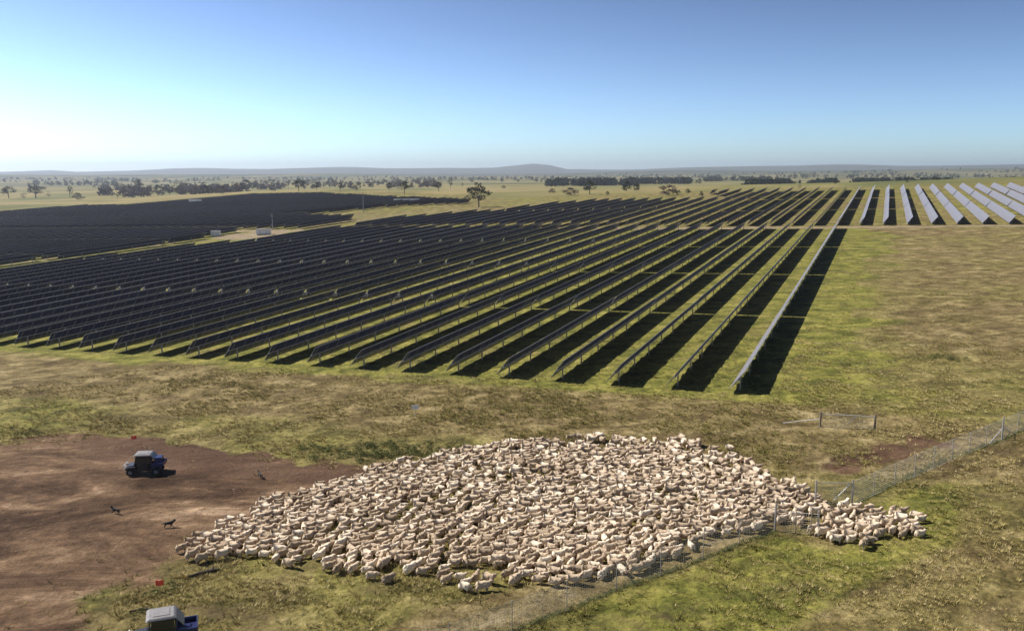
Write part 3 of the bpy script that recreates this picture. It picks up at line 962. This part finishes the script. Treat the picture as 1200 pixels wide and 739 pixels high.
def buggy(name, loc, rz, lab, main, bedcol, s=1.0):
    root = empty(name, loc, rz, lab, 'utility buggy', 'farm buggies working the flock', s=s); root.scale = (s*1.03, s*1.03, s*.93)
    b = MB()                                                        # faces +x, about 3 m long
    b.box((-.05, 0, .52), (2.0, 1.24, .26), bev=.05)
    b.box((1.02, 0, .78), (.78, 1.20, .34), Matrix.Rotation(.16, 3, 'Y'), bev=.09, taper=(.86, .88))
    for sy in (1, -1):
        b.box((1.02, sy*.60, .80), (.86, .26, .09), Matrix.Rotation(.1, 3, 'Y'), bev=.04)
        b.box((-.98, sy*.60, .80), (.86, .26, .09), bev=.04)
        b.box((.06, sy*.62, .52), (1.0, .10, .2), bev=.03)
    b.box((1.42, 0, .62), (.16, .9, .34), bev=.05)
    link('body', b.mesh('buggy_body', main, smooth=False), root)
    b = MB(); b.box((.05, 0, 1.93), (1.46, 1.36, .13), bev=.05, taper=(.80, .84)); b.box((.05, 0, 2.0), (.8, .8, .05), bev=.02)
    link('roof', b.mesh('buggy_roof', M['roof']), root)
    b = MB()
    for sy in (1, -1):
        y = sy*.60
        for p, q in (((.74, y, .9), (.55, y*.93, 1.88)), ((-.62, y, .7), (-.58, y*.93, 1.88)), ((.55, y*.93, 1.88), (-.58, y*.93, 1.88)), ((.02, y, .62), (.0, y*.93, 1.88)), ((-.62, y, 1.25), (.02, y, 1.15))):
            b.tube(p, q, .032, 8)
    b.tube((.55, .56, 1.88), (.55, -.56, 1.88), .03); b.tube((-.58, .56, 1.88), (-.58, -.56, 1.88), .03); b.tube((-.6, .58, 1.3), (-.6, -.58, 1.3), .03)
    link('roll_cage', b.mesh('roll_cage', M['black']), root)
    b = MB(); b.box((.655, 0, 1.38), (.02, 1.06, .86), Matrix.Rotation(-.19, 3, 'Y'))
    link('windscreen', b.mesh('windscreen', M['glass']), root)
    b = MB(); b.box((-.80, 0, 1.62), (.05, 1.14, .62), Matrix.Rotation(.62, 3, 'Y'))
    link('rear_screen', b.mesh('rear_screen', M['rim']), root)
    for sy in (1, -1):
        b = MB(); b.box((-.12, sy*.29, .80), (.46, .5, .16), bev=.05); b.box((-.36, sy*.29, 1.12), (.14, .48, .58), Matrix.Rotation(-.16, 3, 'Y'), bev=.05)
        link('seat', b.mesh('buggy_seat', M['black']), root)
        b = MB(); b.box((1.505, sy*.40, .86), (.06, .22, .12), bev=.02); link('headlight', b.mesh('headlight', M['lamp']), root)
        b = MB(); b.box((.04, sy*.655, .86), (.9, .04, .52), bev=.03); dr = link('door', b.mesh('buggy_door', main), root)
        b = MB(); b.poly([(.60, sy*.63, 1.10), (-.56, sy*.63, 1.10), (-.54, sy*.60, 1.86), (.50, sy*.60, 1.86), (.60, sy*.615, 1.10), (-.56, sy*.615, 1.10), (-.54, sy*.585, 1.86), (.50, sy*.585, 1.86)], [(0, 1, 2, 3), (7, 6, 5, 4), (0, 4, 5, 1), (1, 5, 6, 2), (2, 6, 7, 3), (3, 7, 4, 0)]); link('side_window', b.mesh('side_window', M['glass']), dr)
    b = MB(); b.tube((.45, .29, 1.08), (.38, .29, 1.14), .17, 16); b.tube((.7, .29, .92), (.42, .29, 1.1), .025); link('steering_wheel', b.mesh('steering_wheel', M['black']), root)
    b = MB()                                                         # tray
    b.box((-1.12, 0, .86), (.98, 1.3, .06), bev=.02)
    b.box((-1.12, .62, 1.02), (.98, .1, .30), bev=.045); b.box((-1.12, -.62, 1.02), (.98, .1, .30), bev=.045)
    b.box((-1.60, 0, 1.02), (.05, 1.24, .32), bev=.02); b.box((-.65, 0, 1.02), (.05, 1.24, .32), bev=.02)
    link('cargo_tray', b.mesh('cargo_tray', bedcol), root)
    b = MB()
    b.tube((1.60, .45, .5), (1.60, .45, .98), .03); b.tube((1.60, -.45, .5), (1.60, -.45, .98), .03); b.tube((1.60, .55, .95), (1.60, -.55, .95), .035); b.tube((1.60, .55, .62), (1.60, -.55, .62), .035)
    b.tube((1.60, .4, .62), (1.40, .4, .6), .03); b.tube((1.60, -.4, .62), (1.40, -.4, .6), .03)
    link('bull_bar', b.mesh('bull_bar', M['alu']), root)
    for x in (1.05, -1.02):
        for sy in (1, -1): wheel(root, (x, sy*.60, .33))
    return root


def at_box(root, name, c, d, m, lab, cat):
    """a load lying in the tray: a thing of its own"""
    mw = Matrix.Translation(root.location) @ Matrix.Rotation(root.rotation_euler.z, 4, 'Z')
    p = mw @ Vector(c)
    b = MB(); b.box((0, 0, d[2]/2), d, bev=.06); b.box((0, 0, d[2]+.02), (d[0]*.9, d[1]*.9, .06), bev=.02)
    o = link(name, b.mesh(name, m), None, p, (0, 0, root.rotation_euler.z+.08)); tag(o, lab, cat)


p = W(171, 554); b1 = buggy('farm_buggy', p, PI+.12, 'dark blue farm buggy with grey roof parked on bare dirt', M['darkblue'], M['blue'], .95)
at_box(b1, 'storage_tub', (-1.1, .0, .93), (.62, .9, .42), M['blue'], 'blue tub loaded in the tray of the buggy on bare dirt', 'tub')
p = W(193, 756); b2 = buggy('farm_buggy', p, PI+.35, 'blue farm buggy with dusty grey roof at the bottom edge on grass', M['blue'], M['blue'], 1.02)
b2.children[0].data.materials[0] = M['darkblue']


# ------------------------------------------------------------------ flags, sign, log
for u, v, lab in [(187, 694, 'orange-red marker flag on grass near the closer buggy'), (157, 520, 'orange-red marker flag at the grass edge behind the parked buggy')]:
    p = W(u, v); root = empty('marker_flag', p, 0, lab, 'marker flag', 'orange-red marker flags')
    b = MB(); b.tube((0, 0, -.1), (0, 0, .78), .012, 6); link('stake', b.mesh('stake', M['galv']), root)
    b = MB()
    nx, nz = 7, 4; pts = [(i*.075, .035*math.sin(i*1.3), .42+j*.11+.01*i) for j in range(nz) for i in range(nx)]
    pts += [(x_, y_+.012, z_) for x_, y_, z_ in pts]
    o_ = nx*nz; fs = []
    for j in range(nz-1):
        for i in range(nx-1):
            a = j*nx+i; fs += [(a, a+1, a+nx+1, a+nx), (a+o_, a+nx+o_, a+nx+1+o_, a+1+o_)]
    for i in range(nx-1): fs += [(i, i+o_, i+1+o_, i+1), ((nz-1)*nx+i, (nz-1)*nx+i+1, (nz-1)*nx+i+1+o_, (nz-1)*nx+i+o_)]
    for j in range(nz-1): fs += [(j*nx, (j+1)*nx, (j+1)*nx+o_, j*nx+o_), (j*nx+nx-1, j*nx+nx-1+o_, (j+1)*nx+nx-1+o_, (j+1)*nx+nx-1)]
    b.poly(pts, fs); fl = link('flag', b.mesh('flag', M['red']), root, (-.2, 0, 0))
p = W(487, 490); root = empty('paddock_sign', p, .1, 'small white notice sign on a thin post in front of the trackers', 'sign')
b = MB(); b.tube((0, .03, -.1), (0, .03, 1.3), .03, 8); link('post', b.mesh('sign_post', M['galv']), root)
b = MB(); b.box((0, 0, 1.12), (.68, .03, .42), bev=.008); link('sign_board', b.mesh('sign_board', M['whitebox']), root)
p = W(239, 673)
me = skinned('fallen_log', [(-1.0, 0, .1), (-.3, .06, .13), (.4, .0, .15), (1.0, .1, .12), (.7, .35, .26)], [.07, .12, .13, .08, .04], [(0, 1), (1, 2), (2, 3), (2, 4)], 2)
me.materials.append(M['deadwood']); tag(link('fallen_log', me, None, p, (0, 0, .5), .95), 'dark fallen log lying at the front left edge of the flock', 'log')


p = W(164, 716); tag(link('fallen_branch', me, None, p, (0, 0, .2), .6), 'short dark branch lying on grass just left of the nearer buggy', 'branch')


# ------------------------------------------------------------------ fences
def wire_panel(pts, h, dx=.15, dz=.15, rad=.0062):
    """woven wire between ground points (list of Vector), relative to pts[0]"""
    b = MB(); o = pts[0]
    V, Fc = [], []

    def seg(p, q, r):
        d = (q-p).normalized(); up = Vector((0, 0, 1)) if abs(d.z) < .9 else Vector((1, 0, 0))
        e = d.cross(up).normalized()*r; f = d.cross(e).normalized()*r
        k = len(V)
        for c in (p, q):
            for w in (e, f*1.0-e*.5, -f-e*.5): V.append(c+w)
        for i in range(3):
            j = (i+1) % 3; Fc.append((k+i, k+j, k+3+j, k+3+i))
    for p, q in zip(pts[:-1], pts[1:]):
        p = p-o; q = q-o
        nz = int(h/dz)
        for i in range(nz+1):
            z = Vector((0, 0, .05+i*dz)); seg(p+z, q+z, rad if i not in (0, nz) else rad*1.8)
        L = (q-p).length; n = max(2, int(L/dx))
        for i in range(n):
            c = p.lerp(q, i/n); seg(c+Vector((0, 0, .04)), c+Vector((0, 0, .05+nz*dz)), rad)
    return np_mesh('wire_mesh', np.array([tuple(v) for v in V]), Fc, [M['wire']])


def fence(name, pts, h, lab, group=None, ends=(0,), braces=(), prad=.028, cat='fence', rail=False):
    root = empty(name, pts[0], 0, lab, cat, group)
    link('wire_mesh', wire_panel(pts, h-.08), root)
    for i, p in enumerate(pts):
        rr = .06 if i in ends else prad
        b = MB(); b.tube((0, 0, -.3), (0, 0, h+(.12 if i in ends else 0)), rr, 8)
        link('post', b.mesh('fence_post', M['galv']), root, p-pts[0])
    for (i, d, f) in braces:
        b = MB(); o = pts[i]-pts[0]; q = pts[i+d]-pts[0]
        b.tube(o+Vector((0, 0, h*f)), o.lerp(q, .8)+Vector((0, 0, .1)), .035, 8); link('brace', b.mesh('brace', M['alu']), root)
    if rail:
        b = MB(); b.tube(Vector((0, 0, h)), pts[-1]-pts[0]+Vector((0, 0, h)), .035, 8); link('top_rail', b.mesh('top_rail', M['alu']), root)
    return root


A_, B_ = W(908, 622.5), W(600, 740)


def on_line(u, A, B):
    # point of the ground line A-B seen in column u
    lo, hi_ = -3.0, 3.0
    for _ in range(50):
        m_ = (lo+hi_)/2; q = A.lerp(B, m_); uu = proj(q.x, q.y, hz(q.x, q.y))[0]
        if uu > u: lo = m_
        else: hi_ = m_
    q = A.lerp(B, lo); return Vector((q.x, q.y, hz(q.x, q.y)))


PL = [on_line(u, A_, B_) for u in (908, 866, 824, 774, 722, 664, 600, 527, 440, 330)]
fence('wire_fence', PL, 1.78, 'wire mesh fence running down from the gateway along the near side of the flock', ends=(0,), braces=())
fence('wire_fence', [W(908, 622.5), W(932, 624.5), W(950, 626), W(958, 626.5)], 1.5, 'short wire panel closing half the gateway in front of the sheep', ends=(3,), rail=False)
C_, D_ = W(998, 592), W(1174, 514.5)
PR = [on_line(u, D_, C_) for u in (998, 1012, 1028, 1047, 1075, 1102, 1129, 1148, 1174, 1188, 1200, 1216, 1240, 1270, 1310)][::1]
PR = [Vector((q.x, q.y, hz(q.x, q.y))) for q in [C_.lerp(D_, t) for t in np.linspace(0, 1, 9)]]+[Vector((q.x, q.y, hz(q.x, q.y))) for q in [C_.lerp(D_, t) for t in np.linspace(1.125, 2.0, 8)]]
fence('wire_fence', PR, 1.75, 'wire mesh fence climbing right across the pasture from the gateway', ends=(0, 8), braces=((8, -1, .55), (8, 1, .55)))
# swung-open gate
g0, g1 = W(998, 592), W(956, 592)
root = empty('farm_gate', g0, 0, 'open steel mesh gate with a pale diagonal brace at the gateway', 'gate')
d = g1-g0
b = MB()
for z in (.15, 1.65): b.tube(Vector((0, 0, z)), d+Vector((0, 0, z)), .03, 8)
b.tube((0, 0, .15), (0, 0, 1.65), .03); b.tube(d+Vector((0, 0, .15)), d+Vector((0, 0, 1.65)), .03); b.tube(d*.5+Vector((0, 0, .15)), d*.5+Vector((0, 0, 1.65)), .02)
link('gate_frame', b.mesh('gate_frame', M['galv']), root)
b = MB(); b.tube(d*.08+Vector((0, -.03, 1.55)), d*.5+Vector((0, -.03, .4)), .035, 8); link('brace', b.mesh('gate_brace', M['alu']), root)
link('wire_mesh', wire_panel([g0, g1], 1.5), root)
b = MB(); b.tube(d*1.02+Vector((0, 0, -.3)), d*1.02+Vector((0, 0, 1.85)), .06, 8); link('gate_post', b.mesh('gate_post', M['galv']), root)
# short strained fence in the paddock
s0, s1_ = W(961, 500), W(1025, 503)
root = empty('stub_fence', s0, 0, 'short two-post wire fence with pale top rail standing alone in the paddock', 'fence')
d = s1_-s0
link('wire_mesh', wire_panel([s0, s1_], 1.15), root)
for q in (Vector((0, 0, 0)), d):
    b = MB(); b.tube((0, 0, -.3), (0, 0, 1.35), .085, 10); link('post', b.mesh('stub_post', M['bark']), root, q)
b = MB(); b.tube((0, 0, 1.2), d+Vector((0, 0, 1.15)), .03); link('top_rail', b.mesh('stub_rail', M['alu']), root)
b = MB(); b.tube(Vector((0, 0, .75)), W(918, 496)-s0+Vector((0, 0, .05)), .035); link('brace', b.mesh('stub_brace', M['alu']), root)
b = MB(); b.tube(d*.5+Vector((0, 0, .35)), d*.66+Vector((0, 0, 1.1)), .025); link('brace', b.mesh('stub_brace', M['alu']), root)
for u, v in ((1092, 507), (1066, 500)):
    pass

# ------------------------------------------------------------------ stations and masts far off
def station(u, v, L, h, lab, rz=0, two=False):
    p = W(u, v); root = empty('inverter_station', p, rz, lab, 'equipment cabin', 'white inverter stations among the trackers')
    b = MB(); b.box((0, 0, h/2+.3), (L, 2.6, h), bev=.05); link('cabin', b.mesh('cabin', M['whitebox']), root)
    b = MB(); b.box((0, 0, h+.36), (L+.3, 2.9, .12)); link('roof', b.mesh('cabin_roof', M['roof']), root)
    for i in range(2):
        b = MB(); b.box((-L*.25+i*L*.5, -1.32, h*.5+.2), (1.1, .05, h*.75), bev=.01); link('door', b.mesh('cabin_door', M['alu']), root)
    b = MB(); b.box((0, 0, .1), (L*.9, 2.3, .5)); link('base', b.mesh('cabin_base', M['galv']), root)


station(229, 239.5, 8, 3.0, 'white inverter cabin high in the far left solar field', .2)
station(470, 238.5, 8, 2.2, 'left of two white inverter cabins on the field crest behind the tall mast', .1)
station(484, 238.5, 7, 2.2, 'right of two white inverter cabins on the field crest behind the tall mast', .1)
station(309, 275, 5, 1.6, 'white cabin on the pale gravel compound left of the mast', .15)
station(253, 277, 3, 1.6, 'smallest white cabin at the left end of the gravel compound', .1)
for u, v, h, lab in ((426, 250, 9.5, 'tall thin grey mast standing on the yellow grass wedge'), (319.5, 270, 6, 'shorter grey mast beside the white compound cabin')):
    p = W(u, v); root = empty('mast', p, 0, lab, 'mast')
    b = MB(); b.tube((0, 0, -.3), (0, 0, h), .16, 8, .08); link('pole', b.mesh('mast_pole', M['galv']), root)
    b = MB(); b.tube((-.9, 0, h-.4), (.9, 0, h-.4), .05); b.box((0, 0, h+.1), (.5, .3, .3), bev=.04); link('cross_arm', b.mesh('mast_arm', M['galv']), root)


# ------------------------------------------------------------------ trees
def crown_arrays(seed, w, h, base, nclump, per, leaf, gaps=.3, spread=1.0):
    g = np.random.default_rng(seed); V, T = [], []
    cl = []
    for i in range(nclump):
        a = g.uniform(0, 2*PI); q = math.sqrt(g.uniform(0.02, 1)); zz = g.uniform(0, 1)
        rr = q*w/2*math.sin(PI*min(1, .22+.72*zz))*spread
        cl.append((rr*math.cos(a), rr*math.sin(a), base+zz*(h-base), g.uniform(.10, .22)*w))
    for (x, y, z, s) in cl:
        for k in range(per):
            d = g.normal(0, 1, 3); d /= np.linalg.norm(d); d *= s*g.uniform(.5, 1)
            d[2] *= .65
            c = np.array([x, y, z])+d
            e = g.normal(0, 1, 3); e /= np.linalg.norm(e); f = np.cross(e, g.normal(0, 1, 3)); f /= np.linalg.norm(f)+1e-6
            l = leaf*g.uniform(.6, 1.3)
            k0 = len(V); V += [c-e*l, c+f*l*.8, c+e*l*.9-f*l*.3]; T.append((k0, k0+1, k0+2))
    return np.array(V), np.array(T), cl


def tree_kind(name, seed, w, h, base, nclump, per, leaf, m, tr):
    V, T, cl = crown_arrays(seed, w, h, base, nclump, per, leaf)
    cm = np_mesh(name+'_crown', V, T, [m])
    b = MB(); g = random.Random(seed)
    b.tube((0, 0, -.5), (0, 0, base*.9), tr, 8, tr*.75); b.tube((0, 0, base*.85), (.1*w*.3, 0, base+(h-base)*.5), tr*.75, 7, tr*.3)
    for (x, y, z, s) in g.sample(cl, min(9, len(cl))):
        b.tube((0, 0, base*g.uniform(.6, .95)), (x, y, z), tr*.42, 5, tr*.1)
    return cm, b.mesh(name+'_trunk', M['bark'])


K = {'gum': [tree_kind('gum', 5+i, 9, 10, 4.0, 26, 46, .36, M['leafA'], .34) for i in range(3)],
     'bare': [tree_kind('bare', 25+i, 9, 9, 2.0, 34, 14, .30, M['leafB'], .2) for i in range(3)],
     'tall': [tree_kind('tall', 45+i, 5.5, 12, 4.0, 16, 42, .34, M['leafA'], .26) for i in range(2)],
     'dark': [tree_kind('dark', 65+i, 8, 9, 1.4, 30, 50, .36, M['leafC'], .3) for i in range(2)],
     'bush': [tree_kind('bush', 85+i, 8, 5.5, .6, 24, 36, .33, M['leafB'], .15) for i in range(2)]}
DESC = {'gum': 'grey-green gum tree', 'bare': 'bare brownish tree', 'tall': 'tall narrow gum tree', 'dark': 'dark dense tree', 'bush': 'low reddish-brown bush'}
# u, base v, height px, kind, width factor
TR = [(10, 232, 14, 'gum', 1.3), (28, 233, 8, 'bare', 1.2), (42, 232, 17, 'gum', 1.4), (57, 231, 7, 'bare', 1), (82, 232, 15, 'tall', 1.2), (92, 234, 8, 'bush', 1.4), (131, 231, 12, 'bare', .8),
      (138, 233, 9, 'tall', 1), (121, 218, 6, 'tall', 1), (134, 220, 7, 'gum', 1), (143, 222, 8, 'bare', 1), (153, 227, 11, 'bare', 1.2), (162, 224, 14, 'gum', .9), (170, 228, 10, 'bare', 1.3), (178, 229, 13, 'bare', 1),
      (185, 228, 12, 'dark', 1), (191, 228, 10, 'tall', 1), (199, 229, 9, 'gum', 1), (209, 227, 15, 'bare', .9), (217, 226, 14, 'bare', .9), (229, 226, 8, 'bush', 1), (241, 228, 12, 'dark', .9), (252, 224, 10, 'bare', 1.2), (260, 227, 9, 'bush', 1.5),
      (288, 224, 14, 'gum', 1.1), (276, 223, 7, 'bare', 1), (301, 222, 8, 'gum', .9), (321, 223, 9, 'tall', 1), (338, 222, 11, 'tall', 1), (350, 224, 15, 'gum', 1.1), (357, 222, 9, 'gum', 1.2), (371, 223, 10, 'gum', 1), (399, 225, 12, 'tall', 1),
      (410, 222, 8, 'tall', 1), (418, 224, 9, 'bare', .8), (422, 223, 10, 'tall', .8), (436, 220, 6, 'gum', 1), (456, 224, 10, 'gum', .9), (474, 227, 15, 'gum', 1), (466, 222, 7, 'bare', 1), (493, 221, 7, 'bare', 1.2), (502, 221, 9, 'tall', 1),
      (514, 224, 11, 'gum', 1.2), (528, 221, 13, 'tall', 1.1), (542, 220, 6, 'tall', 1), (553, 215, 6, 'gum', 1), (571, 213, 5, 'gum', 1), (590, 221, 4, 'bush', 1), (548, 236, 7, 'bush', 1), (561, 243, 29, 'gum', 1.05),
      (668, 229, 9, 'bush', 1.6), (691, 228, 16, 'gum', 1.2), (712, 229, 5, 'dark', 1.1), (734, 224, 12, 'dark', 1.1), (746, 224, 9, 'dark', 1.2), (783, 229, 12, 'bush', 1.6), (806, 229, 8, 'gum', 1), (822, 230, 6, 'dark', 1), (647, 226, 5, 'bush', 1.4),
      (937, 221, 5, 'bare', 1), (978, 217, 6, 'gum', 1), (1063, 215, 4, 'gum', 1), (1098, 212, 4, 'gum', 1.2)]
TR.sort(key=lambda t: t[0])
for i, (u, v, hp, kind, wf) in enumerate(TR):
    p = W(u, v)
    D = proj(p.x, p.y, p.z)[2]
    if D > 4500: p = p*(1800/D); p.z = hz(p.x, p.y); D = 1800
    cm, tm = K[kind][i % len(K[kind])]
    h0 = {'gum': 10.6, 'bare': 9.6, 'tall': 12.6, 'dark': 9.6, 'bush': 6}[kind]
    s = hp/F*D/h0
    if u == 561: lab = 'largest gum tree, standing alone on the yellow grass at the tracker edge'
    else: lab = '%s on the far plain, %s tree counted from the left edge' % (DESC[kind], ordinal(i+1))
    root = empty('gum_tree' if kind in ('gum', 'tall') else 'bush' if kind == 'bush' else 'tree', p, rnd.uniform(0, 6), lab, 'tree' if kind != 'bush' else 'bush', 'trees scattered over the far plain', s=s)
    root.scale = (s*wf, s*wf, s)
    link('crown', cm, root); link('trunk', tm, root)


def wood(name, cands, lab, m, hgt, seed):
    g = np.random.default_rng(seed); VV, TT = [], []; off = 0
    base = [crown_arrays(seed+i, 9, hgt, .5, 14, 9, 1.15)[:2] for i in range(4)]
    for (x, y) in cands:
        V, T = base[g.integers(0, 4)]
        s = g.uniform(.5, 1.3); a = g.uniform(0, 6.28)
        c, sn = math.cos(a)*s, math.sin(a)*s
        P = np.stack([V[:, 0]*c-V[:, 1]*sn+x, V[:, 0]*sn+V[:, 1]*c+y, V[:, 2]*s+hz(x, y)], -1)
        VV.append(P); TT.append(T+off); off += len(V)
    me = np_mesh(name, np.concatenate(VV), np.concatenate(TT), [m])
    tag(link(name, me), lab, 'forest', kind='stuff')


def belt(u0, u1, D0, D1, n, seed):
    g = np.random.default_rng(seed); out = []
    for _ in range(n):
        uu = g.uniform(u0, u1)
        t = (uu-CX)/F/cT
        if n >= 800:
            D = g.uniform(D0, D1)
            if float(vnoise(uu*.03, D*.012, seed)) < g.uniform(.56, .86): continue
            out.append((t*D, D)); continue
        if float(vnoise(uu*.09+seed*3, seed*1.7, 5)) < g.uniform(.1, .6): continue
        D = g.uniform(D0-150*float(vnoise(uu*.04, 3.3, seed)), D1); out.append((t*D, D))
    return out


wood('forest', belt(640, 742, 1300, 1420, 420, 1)+belt(735, 815, 1480, 1620, 260, 2), 'dark forest belt on the plain behind the centre trackers', M['leafC'], 8, 100)
wood('forest', belt(868, 905, 950, 1080, 120, 3)+belt(900, 1082, 1150, 1250, 420, 4)+belt(1080, 1260, 1000, 1350, 300, 5), 'dark forest line behind the silvery trackers on the right', M['leafC'], 7.5, 120)
wood('forest', belt(820, 900, 1900, 2100, 160, 6)+belt(-60, 640, 2000, 3800, 2600, 7)+belt(640, 1260, 2200, 4200, 2600, 8)+belt(120, 330, 1150, 1800, 60, 9), 'thin patchy woodland over the distant plain', M['leafA'], 7.5, 140)

wood('forest', belt(128, 175, 1150, 1500, 70, 14)+belt(150, 290, 1000, 1450, 230, 11)+belt(280, 520, 1300, 2000, 160, 12), 'grey-brown bare woodland belt beyond the left solar field', M['leafB'], 7, 160)

# weeds behind the flock
def weeds():
    g = np.random.default_rng(5); V, T, _ = crown_arrays(9, 1.0, .32, .02, 10, 12, .06)
    VV, TT = [], []; off = 0
    X = g.uniform(-30, 8, 6000); Y = g.uniform(60, 90, 6000)
    ok = (sd(weed_green, X, Y) > g.uniform(-1.0, 1.0, 6000))
    pts = list(zip(X[ok], Y[ok]))[:230]
    for u, v in ((1100, 418), (1108, 420), (1118, 423), (1080, 422), (1175, 447), (1130, 452), (20, 503), (34, 506), (46, 507), (1040, 424), (988, 430), (188, 694), (178, 716)):
        p = W(u, v)
        for k in range(4): pts.append((p.x+g.normal(0, .5), p.y+g.normal(0, .5)))
    for (x, y) in pts:
        s = g.uniform(.4, 1.1); a = g.uniform(0, 6.28); c, sn = math.cos(a)*s, math.sin(a)*s
        VV.append(np.stack([V[:, 0]*c-V[:, 1]*sn+x, V[:, 0]*sn+V[:, 1]*c+y, V[:, 2]*s+hz(x, y)], -1)); TT.append(T+off); off += len(V)
    tag(link('weeds', np_mesh('weeds', np.concatenate(VV), np.concatenate(TT), [M['shrub']])), 'low green weeds growing at the back edge of the flock', 'weeds', kind='stuff')


weeds()

# ------------------------------------------------------------------ haze
b = MB(); b.box((0, 0, 0), (2, 2, 2))
me = b.mesh('haze')
hzm = bpy.data.materials.new('haze_air'); hzm.use_nodes = True
nt = hzm.node_tree; nt.nodes.clear()
out = nt.nodes.new('ShaderNodeOutputMaterial'); pv = nt.nodes.new('ShaderNodeVolumePrincipled')
pv.inputs['Color'].default_value = (.72, .82, 1, 1); pv.inputs['Density'].default_value = 9.5e-5; pv.inputs['Anisotropy'].default_value = .45
nt.links.new(pv.outputs[0], out.inputs['Volume'])
me.materials.append(hzm)
o = link('haze', me, None, (0, 0, 90), (0, 0, 0), (17600, 17600, 130)); tag(o, kind='stuff')

# ------------------------------------------------------------------ light, sky, camera
w = bpy.data.worlds.new('World'); scene.world = w; w.use_nodes = True
nt = w.node_tree; bg = nt.nodes['Background']
sky = nt.nodes.new('ShaderNodeTexSky'); sky.sky_type = 'NISHITA'; sky.sun_disc = False
sky.sun_elevation = SUN_EL
sky.sun_rotation = math.atan2(SUN.x, SUN.y)
sky.air_density = .75; sky.dust_density = 2.2; sky.ozone_density = 1.8; sky.altitude = 2200
hs = nt.nodes.new('ShaderNodeHueSaturation'); hs.inputs['Saturation'].default_value = .72; nt.links.new(sky.outputs[0], hs.inputs['Color'])
gm = nt.nodes.new('ShaderNodeGamma'); gm.inputs[1].default_value = 2.2; nt.links.new(hs.outputs[0], gm.inputs[0])
nt.links.new(mix(nt, 1.0, gm.outputs[0], (.252, .264, .246), 'MULTIPLY'), bg.inputs[0]); bg.inputs[1].default_value = .05
sl = bpy.data.lights.new('sun', 'SUN'); sl.energy = 5.0; sl.angle = math.radians(.53); sl.color = (1, .93, .83)
so = bpy.data.objects.new('sun', sl); col.objects.link(so); so.rotation_euler = SUN.to_track_quat('Z', 'Y').to_euler()
cam = bpy.data.cameras.new('camera'); co = bpy.data.objects.new('camera', cam); col.objects.link(co)
cam.sensor_width = 36; cam.lens = 36*F/1200; cam.clip_end = 40000; cam.clip_start = .5
co.location = (0, 0, CAMH); co.rotation_euler = (PI/2-TH, 0, 0)
scene.camera = co
vs = scene.view_settings; vs.view_transform = 'Standard'; vs.look = 'None'; vs.exposure = .56; vs.gamma = 1
scene.cycles.max_bounces = 5; scene.cycles.volume_bounces = 1; scene.cycles.use_denoising = True
